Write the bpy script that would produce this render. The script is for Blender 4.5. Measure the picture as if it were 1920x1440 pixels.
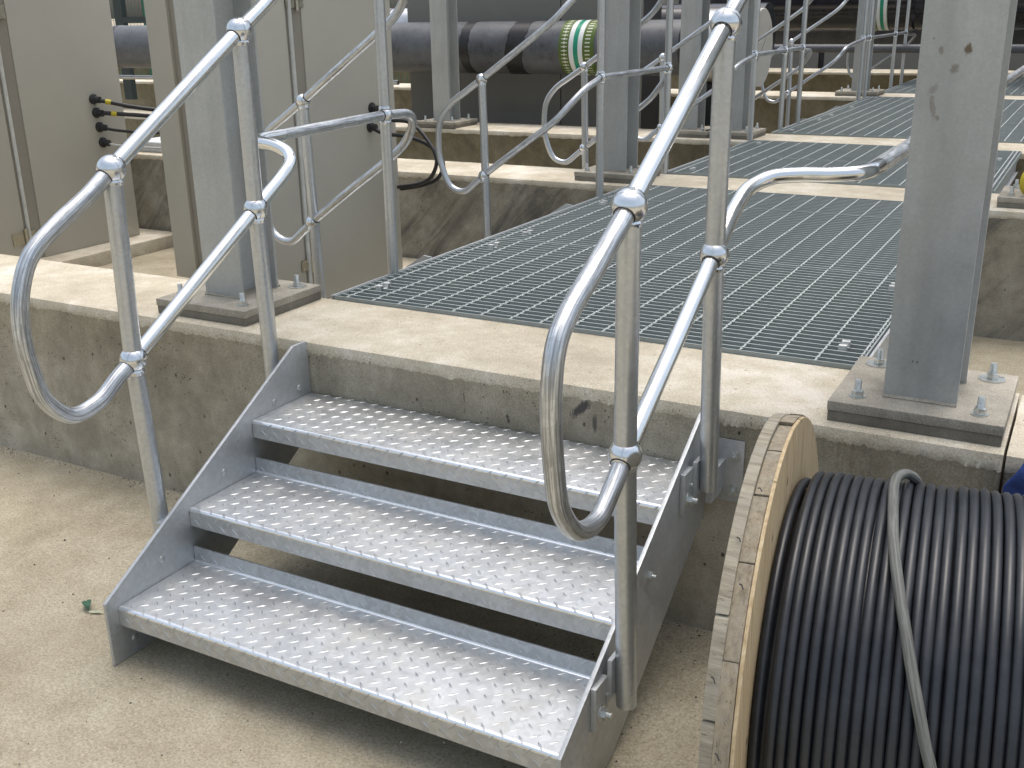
import bpy, bmesh, math, random
from mathutils import Vector, Matrix, noise
random.seed(7)
R = math.radians
scene = bpy.context.scene
for o in list(bpy.data.objects):
    bpy.data.objects.remove(o, do_unlink=True)
col = scene.collection

# ------------------------------------------------------------------ camera, light, exposure
YAW, PITCH, ROLL = -0.5031, 0.3380, -0.0160
CAM = Vector((2.010, -2.384, 1.558))
def cam_axes(a, b, c):
    f = Vector((math.sin(a)*math.cos(b), math.cos(a)*math.cos(b), -math.sin(b)))
    r0 = Vector((math.cos(a), -math.sin(a), 0)); u0 = r0.cross(f)
    return math.cos(c)*r0 + math.sin(c)*u0, -math.sin(c)*r0 + math.cos(c)*u0, f
cr, cu, cf = cam_axes(YAW, PITCH, ROLL)
cam = bpy.data.cameras.new('camera')
camo = bpy.data.objects.new('camera', cam); col.objects.link(camo)
camo.matrix_world = Matrix(((cr.x, cu.x, -cf.x, CAM.x), (cr.y, cu.y, -cf.y, CAM.y), (cr.z, cu.z, -cf.z, CAM.z), (0, 0, 0, 1)))
cam.sensor_width = 36; cam.sensor_fit = 'HORIZONTAL'
cam.lens = 36*1990.3/1920
cam.clip_start = 0.05; cam.clip_end = 3000
scene.camera = camo

SUN_EL, SUN_AZ = R(78), R(-5)          # azimuth from +Y towards +X
world = bpy.data.worlds.new('World'); scene.world = world; world.use_nodes = True
wn = world.node_tree; wn.nodes.clear()
sky = wn.nodes.new('ShaderNodeTexSky'); sky.sky_type = 'NISHITA'; sky.sun_disc = False
sky.sun_elevation = SUN_EL; sky.sun_rotation = SUN_AZ
sky.air_density = 1.0; sky.dust_density = 6.0; sky.ozone_density = 1.0; sky.altitude = 200
bg = wn.nodes.new('ShaderNodeBackground'); bg.inputs['Strength'].default_value = 0.15
wo = wn.nodes.new('ShaderNodeOutputWorld')
hs = wn.nodes.new('ShaderNodeHueSaturation'); hs.inputs['Saturation'].default_value = 0.62; hs.inputs['Hue'].default_value = 0.485
wn.links.new(sky.outputs[0], hs.inputs['Color']); wn.links.new(hs.outputs[0], bg.inputs['Color']); wn.links.new(bg.outputs[0], wo.inputs['Surface'])
sl = bpy.data.lights.new('sun', 'SUN'); sl.energy = 0.95; sl.angle = R(40); sl.color = (1.0, 0.96, 0.86)
so = bpy.data.objects.new('sun', sl); col.objects.link(so)
sd = Vector((math.sin(SUN_AZ)*math.cos(SUN_EL), math.cos(SUN_AZ)*math.cos(SUN_EL), math.sin(SUN_EL)))
so.rotation_euler = sd.to_track_quat('Z', 'Y').to_euler(); so.location = (0, 0, 8)
scene.view_settings.view_transform = 'Standard'; scene.view_settings.look = 'None'
scene.view_settings.gamma = 1; scene.view_settings.use_curve_mapping = False
scene.view_settings.exposure = 0.72

# ------------------------------------------------------------------ materials
class N:
    def __init__(s, name):
        s.m = bpy.data.materials.new(name); s.m.use_nodes = True; s.t = s.m.node_tree
        s.b = s.t.nodes['Principled BSDF']; s.tc = s.t.nodes.new('ShaderNodeTexCoord')
        s.co = s.tc.outputs['Object']
    def new(s, k, **kw):
        n = s.t.nodes.new(k)
        for a, v in kw.items(): setattr(n, a, v)
        return n
    def link(s, a, b): s.t.links.new(a, b)
    def mapping(s, scale=(1, 1, 1), rot=(0, 0, 0), loc=(0, 0, 0), co=None):
        n = s.new('ShaderNodeMapping'); n.inputs['Scale'].default_value = scale
        n.inputs['Rotation'].default_value = rot; n.inputs['Location'].default_value = loc
        s.link(co or s.co, n.inputs['Vector']); return n.outputs[0]
    def noise(s, scale, detail=4, rough=.55, co=None, dist=0):
        n = s.new('ShaderNodeTexNoise'); n.inputs['Scale'].default_value = scale
        n.inputs['Detail'].default_value = detail; n.inputs['Roughness'].default_value = rough
        n.inputs['Distortion'].default_value = dist
        s.link(co or s.co, n.inputs['Vector']); return n.outputs[0]
    def vor(s, scale, co=None, feature='F1', out='Distance', rnd=1):
        n = s.new('ShaderNodeTexVoronoi', feature=feature); n.inputs['Scale'].default_value = scale
        n.inputs['Randomness'].default_value = rnd
        s.link(co or s.co, n.inputs['Vector']); return n.outputs[out]
    def ramp(s, fac, stops):
        n = s.new('ShaderNodeValToRGB'); e = n.color_ramp.elements
        while len(e) < len(stops): e.new(.5)
        for el, (p, c) in zip(e, stops):
            el.position = p; el.color = (c, c, c, 1) if not hasattr(c, '__len__') else (*c, 1)
        s.link(fac, n.inputs[0]); return n.outputs[0]
    def mix(s, fac, a, b, mode='MIX'):
        n = s.new('ShaderNodeMix', data_type='RGBA', blend_type=mode)
        for sock, v in ((n.inputs[0], fac), (n.inputs[6], a), (n.inputs[7], b)):
            if hasattr(v, 'links') or hasattr(v, 'is_linked'): s.link(v, sock)
            elif hasattr(v, '__len__'): sock.default_value = (*v, 1)
            else: sock.default_value = v
        return n.outputs[2]
    def math(s, op, a, b=0.0):
        n = s.new('ShaderNodeMath', operation=op)
        for sock, v in ((n.inputs[0], a), (n.inputs[1], b)):
            if hasattr(v, 'is_linked'): s.link(v, sock)
            else: sock.default_value = v
        return n.outputs[0]
    def bump(s, h, strength=.3, dist=.002, prev=None):
        n = s.new('ShaderNodeBump'); n.inputs['Strength'].default_value = strength
        n.inputs['Distance'].default_value = dist; s.link(h, n.inputs['Height'])
        if prev is not None: s.link(prev, n.inputs['Normal'])
        return n.outputs[0]
    def out(s, color=None, rough=None, metal=None, normal=None, spec=None):
        for k, v in (('Base Color', color), ('Roughness', rough), ('Metallic', metal), ('Normal', normal), ('Specular IOR Level', spec)):
            if v is None: continue
            if hasattr(v, 'is_linked'): s.link(v, s.b.inputs[k])
            elif hasattr(v, '__len__'): s.b.inputs[k].default_value = (*v, 1)
            else: s.b.inputs[k].default_value = v
        return s.m

def galv(name, base=(.50, .53, .56), r0=.34, r1=.55, spangle=60, dirt=.0, streak=None, metal=.9, bump=.15, contrast=.16):
    n = N(name)
    v = n.vor(spangle, out='Color'); bw = n.new('ShaderNodeRGBToBW'); n.link(v, bw.inputs[0])
    big = n.noise(5, 5, .6)
    f = n.math('ADD', n.math('MULTIPLY', bw.outputs[0], .45), n.math('MULTIPLY', big, .75))
    c = n.ramp(f, [(.30, tuple(x*(1-contrast) for x in base)), (.85, tuple(min(1, x*(1+contrast)) for x in base))])
    rr = n.ramp(n.noise(22, 4, .6), [(.3, r0), (.75, r1)])
    if streak:
        ta = n.new('ShaderNodeAttribute', attribute_name='tubeco')
        st = n.noise(2.2, 7, .72, co=n.mapping(scale=streak, co=ta.outputs['Vector']), dist=.25)
        sm = n.ramp(st, [(.46, 0.0), (.55, 1.0)])
        c = n.mix(n.math('MULTIPLY', sm, .78), c, tuple(x*.40 for x in base))
        li = n.ramp(n.noise(3.1, 6, .7, co=n.mapping(scale=streak, loc=(3, 3, 3), co=ta.outputs['Vector'])), [(.56, 0.0), (.66, .6)])
        c = n.mix(li, c, tuple(min(1, x*1.35) for x in base))
    if dirt:
        d = n.ramp(n.noise(7, 8, .72), [(.50, 0.0), (.70, 1.0)])
        d = n.math('MULTIPLY', d, dirt)
        c = n.mix(d, c, (.36, .32, .25)); rr = n.mix(d, rr, (.85, .85, .85))
        mt = n.math('SUBTRACT', metal, n.math('MULTIPLY', d, metal)); 
    else: mt = metal
    nb = n.bump(n.noise(240, 3, .6), bump, .0006)
    return n.out(c, rr, mt, nb)

M = {}
M['tube'] = galv('galvanised_tube', base=(.54, .57, .60), r0=.30, r1=.44, spangle=130, metal=.9, contrast=.09)
M['tube_bright'] = galv('bright_galvanised_tube', base=(.80, .82, .83), r0=.14, r1=.26, spangle=30, metal=1, bump=.04, contrast=.05)
M['tube_worn'] = galv('streaked_galvanised_tube', base=(.64, .665, .69), r0=.33, r1=.52, spangle=60, streak=(2.3, 2.3, 3.2), metal=.92, contrast=.18)
M['tube_far'] = galv('dull_galvanised_tube', base=(.42, .45, .48), r0=.35, r1=.5, spangle=50, metal=.85)
M['ball'] = galv('bright_ball_casting', base=(.72, .745, .77), r0=.15, r1=.28, spangle=80, metal=1, bump=.2, contrast=.08)
M['steel'] = galv('galvanised_plate', base=(.50, .52, .535), r0=.42, r1=.58, spangle=90, metal=.7, dirt=.12, contrast=.10)
M['tread'] = galv('galvanised_tread_plate', base=(.54, .56, .575), r0=.36, r1=.50, spangle=75, metal=.82, dirt=.32)
M['lug'] = galv('polished_raised_pattern', base=(.54, .555, .57), r0=.32, r1=.46, spangle=80, metal=.85, dirt=.35)
M['nose'] = galv('worn_highlight_nosing', base=(.88, .89, .90), r0=.16, r1=.26, spangle=75, metal=1, contrast=.05, bump=.1)  # lighter base puts the highlight line into the nosing and upstand fillet colour
M['clipzinc'] = galv('clip_zinc', base=(.62, .63, .62), r0=.45, r1=.6, spangle=75, metal=.2)
M['grate'] = galv('galvanised_grating', base=(.29, .325, .32), r0=.5, r1=.65, spangle=60, metal=.12, contrast=.08)
M['rodsteel'] = galv('grating_rod_steel', base=(.50, .54, .53), r0=.55, r1=.65, spangle=60, metal=.15, contrast=.08)
M['bolt'] = galv('zinc_bolt', base=(.62, .64, .62), r0=.22, r1=.4, spangle=200, metal=.9, dirt=.2)
M['bolt_dull'] = galv('dusty_bolt', base=(.48, .49, .49), r0=.4, r1=.6, spangle=200, metal=.7, dirt=.3)

def column_mat(marks=()):
    n = N('column_galvanised')
    big = n.noise(3.2, 6, .6); v = n.vor(160, out='Color'); bw = n.new('ShaderNodeRGBToBW'); n.link(v, bw.inputs[0])
    f = n.math('ADD', n.math('MULTIPLY', bw.outputs[0], .16), n.math('ADD', n.math('MULTIPLY', big, .6), n.math('MULTIPLY', n.noise(14, 6, .7), .35)))
    c = n.ramp(f, [(.38, (.39, .405, .40)), (.78, (.53, .55, .545))])
    runs = n.ramp(n.noise(9, 5, .6, co=n.mapping(scale=(1, 1, .12))), [(.48, 0.0), (.75, .5)])
    c = n.mix(runs, c, (.27, .275, .27))
    spots = n.math('MULTIPLY', n.co and n.noise(1, 0), 0.0)
    for (mx, mz, sx, sz, ang, amt) in marks:      # muddy splashes at their own places
        co = n.mapping(scale=(1/sx, 0, 1/sz), co=n.mapping(rot=(0, R(ang), 0), co=n.mapping(loc=(-mx, 0, -mz))))
        ln = n.new('ShaderNodeVectorMath', operation='LENGTH'); n.link(co, ln.inputs[0])
        d = n.math('ADD', ln.outputs['Value'], n.math('MULTIPLY', n.math('SUBTRACT', n.noise(90, 5, .7), .5), 1.6))
        spots = n.math('MAXIMUM', spots, n.math('MULTIPLY', n.ramp(d, [(.55, 1.0), (1.0, 0.0)]), amt))
    c = n.mix(spots, c, (.15, .115, .075))
    # short scuff scratches
    sc = n.ramp(n.noise(26, 3, .8, co=n.mapping(scale=(1, 1, 9), rot=(0, R(24), 0))), [(.66, 0.0), (.72, 1.0)])
    sc = n.math('MULTIPLY', sc, n.ramp(n.noise(4, 2), [(.5, 0.0), (.6, .6)]))
    c = n.mix(sc, c, (.17, .18, .18))
    rr = n.ramp(n.noise(14, 4), [(.3, .42), (.7, .62)])
    return n.out(c, rr, n.math('SUBTRACT', .25, n.math('MULTIPLY', spots, .25)), n.bump(n.noise(180, 4), .2, .0008))
M['column'] = column_mat()
M['column_spots'] = column_mat([(1.737, 1.469, .009, .014, 0, 1.0), (1.683, 1.466, .005, .011, 12, .55), (1.714, 1.428, .010, .012, -20, .6), (1.678, 1.350, .007, .035, 10, .45), (1.676, 1.385, .009, .018, -25, .4), (1.690, 1.326, .006, .007, 0, .5), (1.666, 1.49, .002, .003, 0, .7), (1.698, .775, .002, .003, 0, .95), (1.708, .774, .002, .003, 0, .95)])

def concrete(name, base, dark, light, holes=.5, grime=0.0, grimecol=(.045, .045, .045), diag=False, fine=240, bs=.35, marks=()):
    n = N(name)
    big = n.noise(1.6, 7, .62); mid = n.noise(9, 8, .68)
    f = n.math('ADD', n.math('MULTIPLY', big, .55), n.math('MULTIPLY', mid, .45))
    c = n.ramp(f, [(.38, dark), (.50, base), (.61, light)])
    fn = n.noise(fine, 6, .75)
    c = n.mix(.7, c, n.ramp(fn, [(.3, .22), (.7, .78)]), 'OVERLAY')
    hm = n.math('ADD', n.vor(26, co=n.mapping(scale=(1, 1, .7))), n.math('MULTIPLY', n.noise(40, 3), .10))
    pick = n.ramp(n.noise(11, 3, .6), [(.50, 0.0), (.56, 1.0)])
    hs = n.math('MULTIPLY', n.ramp(hm, [(.145, 1.0), (.18, 0.0)]), pick)
    hm2 = n.vor(70); hs2 = n.math('MULTIPLY', n.ramp(hm2, [(.14, 1.0), (.20, 0.0)]), n.ramp(n.noise(6, 3), [(.52, 0.0), (.6, 1.0)]))
    hol = n.math('MULTIPLY', n.math('MAXIMUM', hs, hs2), holes)
    c = n.mix(hol, c, tuple(x*.28 for x in dark))
    if grime:
        co = n.mapping(scale=(2.6, 1, .45), co=n.mapping(rot=(0, R(-42), 0))) if diag else n.mapping(scale=(1, 1, .3))
        g = n.ramp(n.noise(3.4, 9, .70, co=co, dist=.6), [(.47, 0.0), (.66, 1.0)])
        c = n.mix(n.math('MULTIPLY', g, grime), c, grimecol)
    sc = n.ramp(n.noise(30, 3, .6, co=n.mapping(scale=(1, 1, .05), rot=(0, R(33), 0))), [(.70, 0.0), (.74, 1.0)])
    c = n.mix(n.math('MULTIPLY', sc, .35), c, light)
    for (mx, mz, sx, sz, ang, amt) in marks:      # rubber scuffs and cracks at their own places
        co = n.mapping(scale=(1/sx, 0, 1/sz), loc=(0, 0, 0), co=n.mapping(rot=(0, R(ang), 0), co=n.mapping(loc=(-mx, 0, -mz))))
        ln = n.new('ShaderNodeVectorMath', operation='LENGTH'); n.link(co, ln.inputs[0])
        d = n.math('ADD', ln.outputs['Value'], n.math('MULTIPLY', n.math('SUBTRACT', n.noise(38, 5, .7, co=n.mapping(scale=(3, 1, .6), rot=(0, R(ang), 0))), .5), 1.9))
        c = n.mix(n.math('MULTIPLY', n.ramp(d, [(.55, 1.0), (1.0, 0.0)]), amt), c, (.05, .05, .055))
    h = n.math('SUBTRACT', n.math('ADD', n.math('MULTIPLY', mid, .6), n.math('MULTIPLY', fn, .4)), n.math('MULTIPLY', hol, 1.5))
    return n.out(c, .92, 0.0, n.bump(h, bs, .006), .25)
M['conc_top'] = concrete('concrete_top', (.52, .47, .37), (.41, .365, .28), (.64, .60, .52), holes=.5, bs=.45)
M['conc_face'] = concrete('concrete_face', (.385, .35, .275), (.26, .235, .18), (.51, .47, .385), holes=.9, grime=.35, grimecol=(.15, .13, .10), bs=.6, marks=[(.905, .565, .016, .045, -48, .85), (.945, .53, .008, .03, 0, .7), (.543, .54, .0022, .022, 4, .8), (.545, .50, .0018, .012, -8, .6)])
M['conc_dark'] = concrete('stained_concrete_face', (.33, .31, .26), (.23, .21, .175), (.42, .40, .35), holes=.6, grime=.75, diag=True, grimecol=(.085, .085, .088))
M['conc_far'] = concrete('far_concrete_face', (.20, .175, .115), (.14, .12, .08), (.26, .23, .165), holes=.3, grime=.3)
M['grout'] = concrete('grout_pad', (.19, .178, .15), (.13, .12, .10), (.27, .25, .215), holes=.2, fine=400, bs=.4)
M['baseplate'] = concrete('dusty_base_plate', (.34, .315, .265), (.25, .235, .20), (.44, .41, .35), holes=.1, bs=.2)

def ground_mat():
    n = N('sandy_concrete_ground')
    big = n.noise(.9, 6, .6); mid = n.noise(6, 7, .7); fn = n.noise(150, 6, .8)
    f = n.math('ADD', n.math('MULTIPLY', big, .5), n.math('MULTIPLY', mid, .5))
    c = n.ramp(f, [(.38, (.275, .24, .17)), (.5, (.355, .315, .232)), (.62, (.42, .38, .29))])
    c = n.mix(.8, c, n.ramp(fn, [(.3, .20), (.7, .80)]), 'OVERLAY')
    # exposed aggregate specks, thicker where sand has worn away
    pk = n.ramp(n.noise(2.2, 5, .65), [(.46, 0.0), (.62, 1.0)])
    s1 = n.math('MULTIPLY', n.ramp(n.math('ADD', n.vor(55), n.math('MULTIPLY', n.noise(90, 3), .08)), [(.15, 1.0), (.21, 0.0)]), pk)
    s2 = n.math('MULTIPLY', n.ramp(n.vor(120), [(.12, 1.0), (.20, 0.0)]), n.math('ADD', .4, pk))
    spc = n.ramp(n.vor(55, out='Color'), [(.2, (.07, .065, .06)), (.55, (.19, .17, .13)), (.9, (.40, .36, .28))])
    c = n.mix(n.math('MULTIPLY', s1, .85), c, spc)
    c = n.mix(n.math('MULTIPLY', s2, .45), c, (.15, .13, .10))
    h = n.math('ADD', n.math('MULTIPLY', mid, .8), n.math('MULTIPLY', fn, .35))
    return n.out(c, .95, 0.0, n.bump(h, .35, .008), .2)
M['ground'] = ground_mat()

def simple(name, color, rough=.6, metal=0.0, var=.12, scale=20, bs=.08, spec=.5):
    n = N(name)
    c = n.ramp(n.noise(scale, 5, .6), [(.3, tuple(x*(1-var) for x in color)), (.7, tuple(min(1, x*(1+var)) for x in color))])
    return n.out(c, rough, metal, n.bump(n.noise(scale*8, 3), bs, .001), spec)
M['beige'] = simple('beige_coated_panel', (.43, .415, .36), .62, 0, .05, 2, .25)
M['beige_dark'] = simple('beige_panel_edge', (.27, .25, .21), .7, 0, .06, 4)
M['panel_dark'] = simple('shaded_beige_and_wall_panel', (.205, .20, .18), .7, 0, .05, 3)  # beige cabinet panels with shade put into the colour; shared with the building wall
M['hinge'] = galv('dull_nickel_hinge', base=(.50, .48, .40), r0=.3, r1=.45, spangle=200, metal=.9)
M['rod'] = simple('white_rod', (.55, .56, .53), .45)
M['black'] = simple('black_rubber', (.022, .022, .024), .5)
M['yellow'] = simple('yellow_tag', (.55, .45, .03), .5)
M['white'] = simple('white_box_metal', (.75, .78, .82), .3)
M['green'] = simple('green_fence_paint', (.03, .14, .09), .5)
M['darkframe'] = simple('dark_green_frame', (.03, .045, .045), .5)
M['blue'] = simple('blue_cloth', (.05, .085, .27), .9, 0, .3, 40, .5, .2)
M['disc'] = simple('matt_grey_cladding', (.47, .455, .41), .6, .1, .05, 6)
M['clad'] = galv('aluminium_cladding', base=(.60, .61, .62), r0=.3, r1=.45, spangle=10, metal=.8)
M['darksteel'] = simple('dark_steel', (.035, .035, .04), .35, .3, .3, 6)
M['stone'] = simple('small_stones', (.16, .145, .12), .9, 0, .6, 30)
M['leaf'] = simple('green_leaf', (.03, .10, .055), .6, 0, .4, 60)
M['leafpale'] = simple('pale_leaf_back', (.35, .38, .27), .6)

def pipe_mat():
    n = N('black_bitumen_pipe')
    a = n.noise(5, 8, .72, co=n.mapping(scale=(.8, 1, 1))); b = n.noise(40, 5, .7, co=n.mapping(scale=(2, 1, .7)))
    f = n.math('ADD', n.math('MULTIPLY', a, .65), n.math('MULTIPLY', b, .35))
    c = n.ramp(f, [(.34, (.035, .036, .04)), (.45, (.085, .09, .10)), (.66, (.135, .142, .155))])
    return n.out(c, n.ramp(b, [(.3, .35), (.7, .6)]), 0.0, n.bump(f, .3, .004), .5)
M['pipe'] = pipe_mat()
M['pipe_band'] = simple('pipe_weld_band', (.014, .014, .016), .4, 0, .5, 30)
M['pipe_gloss'] = simple('glossy_black_pipe', (.016, .016, .022), .18, 0, .4, 9, .3, .6)

def wood(name, base, dark, light, ax='x', weather=0.0):
    n = N(name)
    sc = {'x': (1, 14, 14), 'z': (14, 14, 1)}[ax]
    g = n.noise(7, 6, .65, co=n.mapping(scale=sc), dist=.4)
    fi = n.noise(60, 5, .7, co=n.mapping(scale=sc))
    c = n.ramp(n.math('ADD', n.math('MULTIPLY', g, .7), n.math('MULTIPLY', fi, .3)), [(.34, dark), (.5, base), (.66, light)])
    kn = n.ramp(n.vor(4, co=n.mapping(scale=(1, 2.2, 2.2))), [(.04, 1.0), (.09, 0.0)])
    c = n.mix(n.math('MULTIPLY', kn, .7), c, tuple(x*.35 for x in dark))
    if weather:
        w = n.ramp(n.noise(22, 6, .7), [(.42, 0.0), (.62, 1.0)])
        c = n.mix(n.math('MULTIPLY', w, weather), c, (.30, .28, .24))
        ck = n.ramp(n.noise(9, 6, .75, co=n.mapping(scale=tuple(1.6*q for q in sc), loc=(2, 5, 1))), [(.60, 0.0), (.66, .85)])
        c = n.mix(ck, c, (.07, .055, .04))
    return n.out(c, .85, 0.0, n.bump(fi, .45, .0025), .2)
M['pine'] = wood('fresh_pine', (.50, .39, .24), (.36, .25, .14), (.60, .50, .34), 'z')
M['oldwood'] = wood('weathered_wood', (.29, .245, .175), (.16, .13, .09), (.39, .34, .25), 'z', .5)
M['oldwood2'] = wood('greyed_wood', (.31, .28, .215), (.17, .145, .11), (.42, .385, .31), 'x', .6)

def cable_mat(name, base, light, s=1.0):
    n = N(name)
    a = n.noise(14, 6, .65); b = n.noise(180, 4, .7, co=n.mapping(scale=(.4, 1, 1)))
    f = n.math('ADD', n.math('MULTIPLY', a, .6), n.math('MULTIPLY', b, .4))
    c = n.ramp(f, [(.38, base), (.64, light)])
    return n.out(c, n.ramp(a, [(.3, .33), (.7, .46)]), 0.0, n.bump(b, .12, .0006), .55)
M['cable'] = cable_mat('black_cable_sheath', (.009, .011, .015), (.022, .025, .031))
M['cable_dusty'] = galv('dusty_grey_cable', base=(.155, .16, .15), r0=.6, r1=.75, spangle=40, streak=(1.4, 1.4, 4), metal=0.0)

def wrap_mat():
    # green adhesive tape printed with white arrows, ring coordinates from object space (axis = X)
    n = N('green_arrow_wrap')
    sx = n.new('ShaderNodeSeparateXYZ'); n.link(n.co, sx.inputs[0])
    ang = n.math('ARCTAN2', sx.outputs[2], sx.outputs[1])
    fr = n.math('FRACT', n.math('MULTIPLY', ang, 44/6.28318))
    d = n.math('ABSOLUTE', n.math('SUBTRACT', fr, .5))
    x = sx.outputs[0]
    # arrow shaft between x -.075 and -.035, head near -.05
    inx = n.math('MULTIPLY', n.math('GREATER_THAN', x, -.102), n.math('LESS_THAN', x, -.046))
    shaft = n.math('MULTIPLY', n.math('LESS_THAN', d, .12), inx)
    hx = n.math('MULTIPLY', n.math('GREATER_THAN', x, -.082), n.math('LESS_THAN', x, -.066))
    bar = n.math('MULTIPLY', n.math('LESS_THAN', d, .30), hx)
    a1 = n.math('MAXIMUM', shaft, bar)
    inx2 = n.math('MULTIPLY', n.math('GREATER_THAN', x, .115), n.math('LESS_THAN', x, .160))
    a2 = n.math('MULTIPLY', n.math('LESS_THAN', d, .16), inx2)
    a = n.math('MAXIMUM', a1, a2)
    c = n.mix(a, (.085, .135, .02), (.62, .64, .52))
    white = n.math('LESS_THAN', n.math('ABSOLUTE', n.math('SUBTRACT', x, .030)), .062)
    c = n.mix(white, c, (.75, .77, .76))
    gr = n.math('LESS_THAN', n.math('ABSOLUTE', n.math('SUBTRACT', x, .030)), .021)
    c = n.mix(gr, c, (.01, .27, .16))
    return n.out(c, .3, 0.0)
M['wrap'] = wrap_mat()
def mesh_mat():
    n = N('green_wire_mesh')
    return n.out((.035, .15, .10), .5)
M['mesh'] = mesh_mat()

# ------------------------------------------------------------------ builders
class MB:
    def __init__(s): s.v = []; s.f = []; s.mi = []; s.tc = {}
    def add(s, vs, fs, mi=0):
        k = len(s.v); s.v += [tuple(v) for v in vs]; s.f += [tuple(i+k for i in f) for f in fs]; s.mi += [mi]*len(fs)
    def box(s, x0, x1, y0, y1, z0, z1, mi=0, T=None):
        vs = [(x, y, z) for z in (z0, z1) for y in (y0, y1) for x in (x0, x1)]
        if T: vs = [T @ Vector(v) for v in vs]
        s.add(vs, [(0, 2, 3, 1), (4, 5, 7, 6), (0, 1, 5, 4), (2, 6, 7, 3), (0, 4, 6, 2), (1, 3, 7, 5)], mi)
    def tube(s, pts, r, seg=16, cap=True, mi=0):
        pts = [Vector(p) for p in pts]; n = len(pts); rings = []
        t0 = (pts[1]-pts[0]).normalized(); up = Vector((0, 0, 1)) if abs(t0.z) < .9 else Vector((1, 0, 0))
        a = t0.cross(up).normalized(); vs = []; dist = 0.0; k0 = len(s.v)
        for i, p in enumerate(pts):
            if i: dist += (p-pts[i-1]).length
            for k in range(seg): s.tc[k0+i*seg+k] = (math.cos(2*math.pi*k/seg), math.sin(2*math.pi*k/seg), dist)
            t = ((pts[min(i+1, n-1)]-pts[max(i-1, 0)])).normalized()
            a = (a - t*a.dot(t)).normalized(); b = t.cross(a)
            rr = r[i] if hasattr(r, '__len__') else r
            vs += [p + (a*math.cos(2*math.pi*k/seg)+b*math.sin(2*math.pi*k/seg))*rr for k in range(seg)]
        fs = [(i*seg+k, i*seg+(k+1) % seg, (i+1)*seg+(k+1) % seg, (i+1)*seg+k) for i in range(n-1) for k in range(seg)]
        if cap: fs += [tuple(reversed(range(seg))), tuple(range((n-1)*seg, n*seg))]
        s.add(vs, fs, mi)
    def lathe(s, prof, o, ax, seg=24, mi=0):
        o = Vector(o); ax = Vector(ax).normalized(); up = Vector((0, 0, 1)) if abs(ax.z) < .9 else Vector((1, 0, 0))
        a = ax.cross(up).normalized(); b = ax.cross(a); vs = []
        for (t, r) in prof:
            vs += [o+ax*t+(a*math.cos(2*math.pi*k/seg)+b*math.sin(2*math.pi*k/seg))*max(r, 1e-5) for k in range(seg)]
        m = len(prof)
        fs = [(i*seg+k, i*seg+(k+1) % seg, (i+1)*seg+(k+1) % seg, (i+1)*seg+k) for i in range(m-1) for k in range(seg)]
        fs += [tuple(reversed(range(seg))), tuple(range((m-1)*seg, m*seg))]
        s.add(vs, fs, mi)
    def sphere(s, o, r, seg=24, ring=14, mi=0):
        s.lathe([(-r*math.cos(math.pi*i/ring), r*math.sin(math.pi*i/ring)) for i in range(ring+1)], o, (0, 0, 1), seg, mi)
    def prism(s, poly, h0, h1, fn, mi=0):
        n = len(poly); vs = [fn(x, y, h0) for x, y in poly]+[fn(x, y, h1) for x, y in poly]
        s.add(vs, [tuple(reversed(range(n))), tuple(range(n, 2*n))]+[(i, (i+1) % n, n+(i+1) % n, n+i) for i in range(n)], mi)
    def build(s, name, mats, parent=None, smooth=True, bevel=0, loc=None, kind=None, angle=38):
        me = bpy.data.meshes.new(name)
        if loc is not None: s.v = [tuple(Vector(v)-Vector(loc)) for v in s.v]
        me.from_pydata(s.v, [], s.f)
        if not isinstance(mats, (list, tuple)): mats = [mats]
        for m in mats: me.materials.append(m)
        me.polygons.foreach_set('material_index', s.mi)
        if s.tc:
            at = me.attributes.new('tubeco', 'FLOAT_VECTOR', 'POINT'); fl = [0.0]*(3*len(s.v))
            for i, c in s.tc.items(): fl[3*i:3*i+3] = c
            at.data.foreach_set('vector', fl)
        bm = bmesh.new(); bm.from_mesh(me); bmesh.ops.recalc_face_normals(bm, faces=bm.faces)
        if bevel:
            es = [e for e in bm.edges if len(e.link_faces) == 2 and e.calc_face_angle(0) > R(40)]
            bmesh.ops.bevel(bm, geom=es, offset=bevel, segments=2, affect='EDGES', profile=.6)
        if smooth:
            for f in bm.faces: f.smooth = True
            for e in bm.edges:
                if len(e.link_faces) == 2 and e.calc_face_angle(0) > R(angle): e.smooth = False
        bm.to_mesh(me); bm.free()
        o = bpy.data.objects.new(name, me); col.objects.link(o)
        if loc is not None: o.location = loc
        if parent is not None: par(o, parent)
        if kind: o['kind'] = kind
        return o
WORLD = {}
def wpos(o): 
    return WORLD.get(o.name, Vector((0, 0, 0)))
def par(o, p):
    # geometry is authored in world space; keep it there
    o.parent = p
    o.location = Vector(o.location) - wpos(p)
def mesh_part(o):   # a mesh part that will itself be a parent sits at its own local origin = parent's
    WORLD[o.name] = Vector((0, 0, 0)) + wpos(o.parent) + Vector(o.location) if o.parent else Vector(o.location)
    return o
def thing(name, loc, label, cat, group=None):
    o = bpy.data.objects.new(name, None); col.objects.link(o); o.location = loc; o.empty_display_size = .1
    WORLD[o.name] = Vector(loc); o['label'] = label; o['category'] = cat
    if group: o['group'] = group
    return o
def tag(o, label=None, cat=None, group=None, kind=None):
    for k, v in (('label', label), ('category', cat), ('group', group), ('kind', kind)):
        if v: o[k] = v
    return o
def catmull(P, k=8):
    P = [Vector(p) for p in P]; out = []
    Q = [P[0]*2-P[1]]+P+[P[-1]*2-P[-2]]
    for i in range(1, len(Q)-2):
        a, b, c, d = Q[i-1], Q[i], Q[i+1], Q[i+2]
        for j in range(k):
            t = j/k
            out.append(.5*((2*b)+(c-a)*t+(2*a-5*b+4*c-d)*t*t+(3*b-a-3*c+d)*t**3))
    out.append(P[-1]); return out
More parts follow.
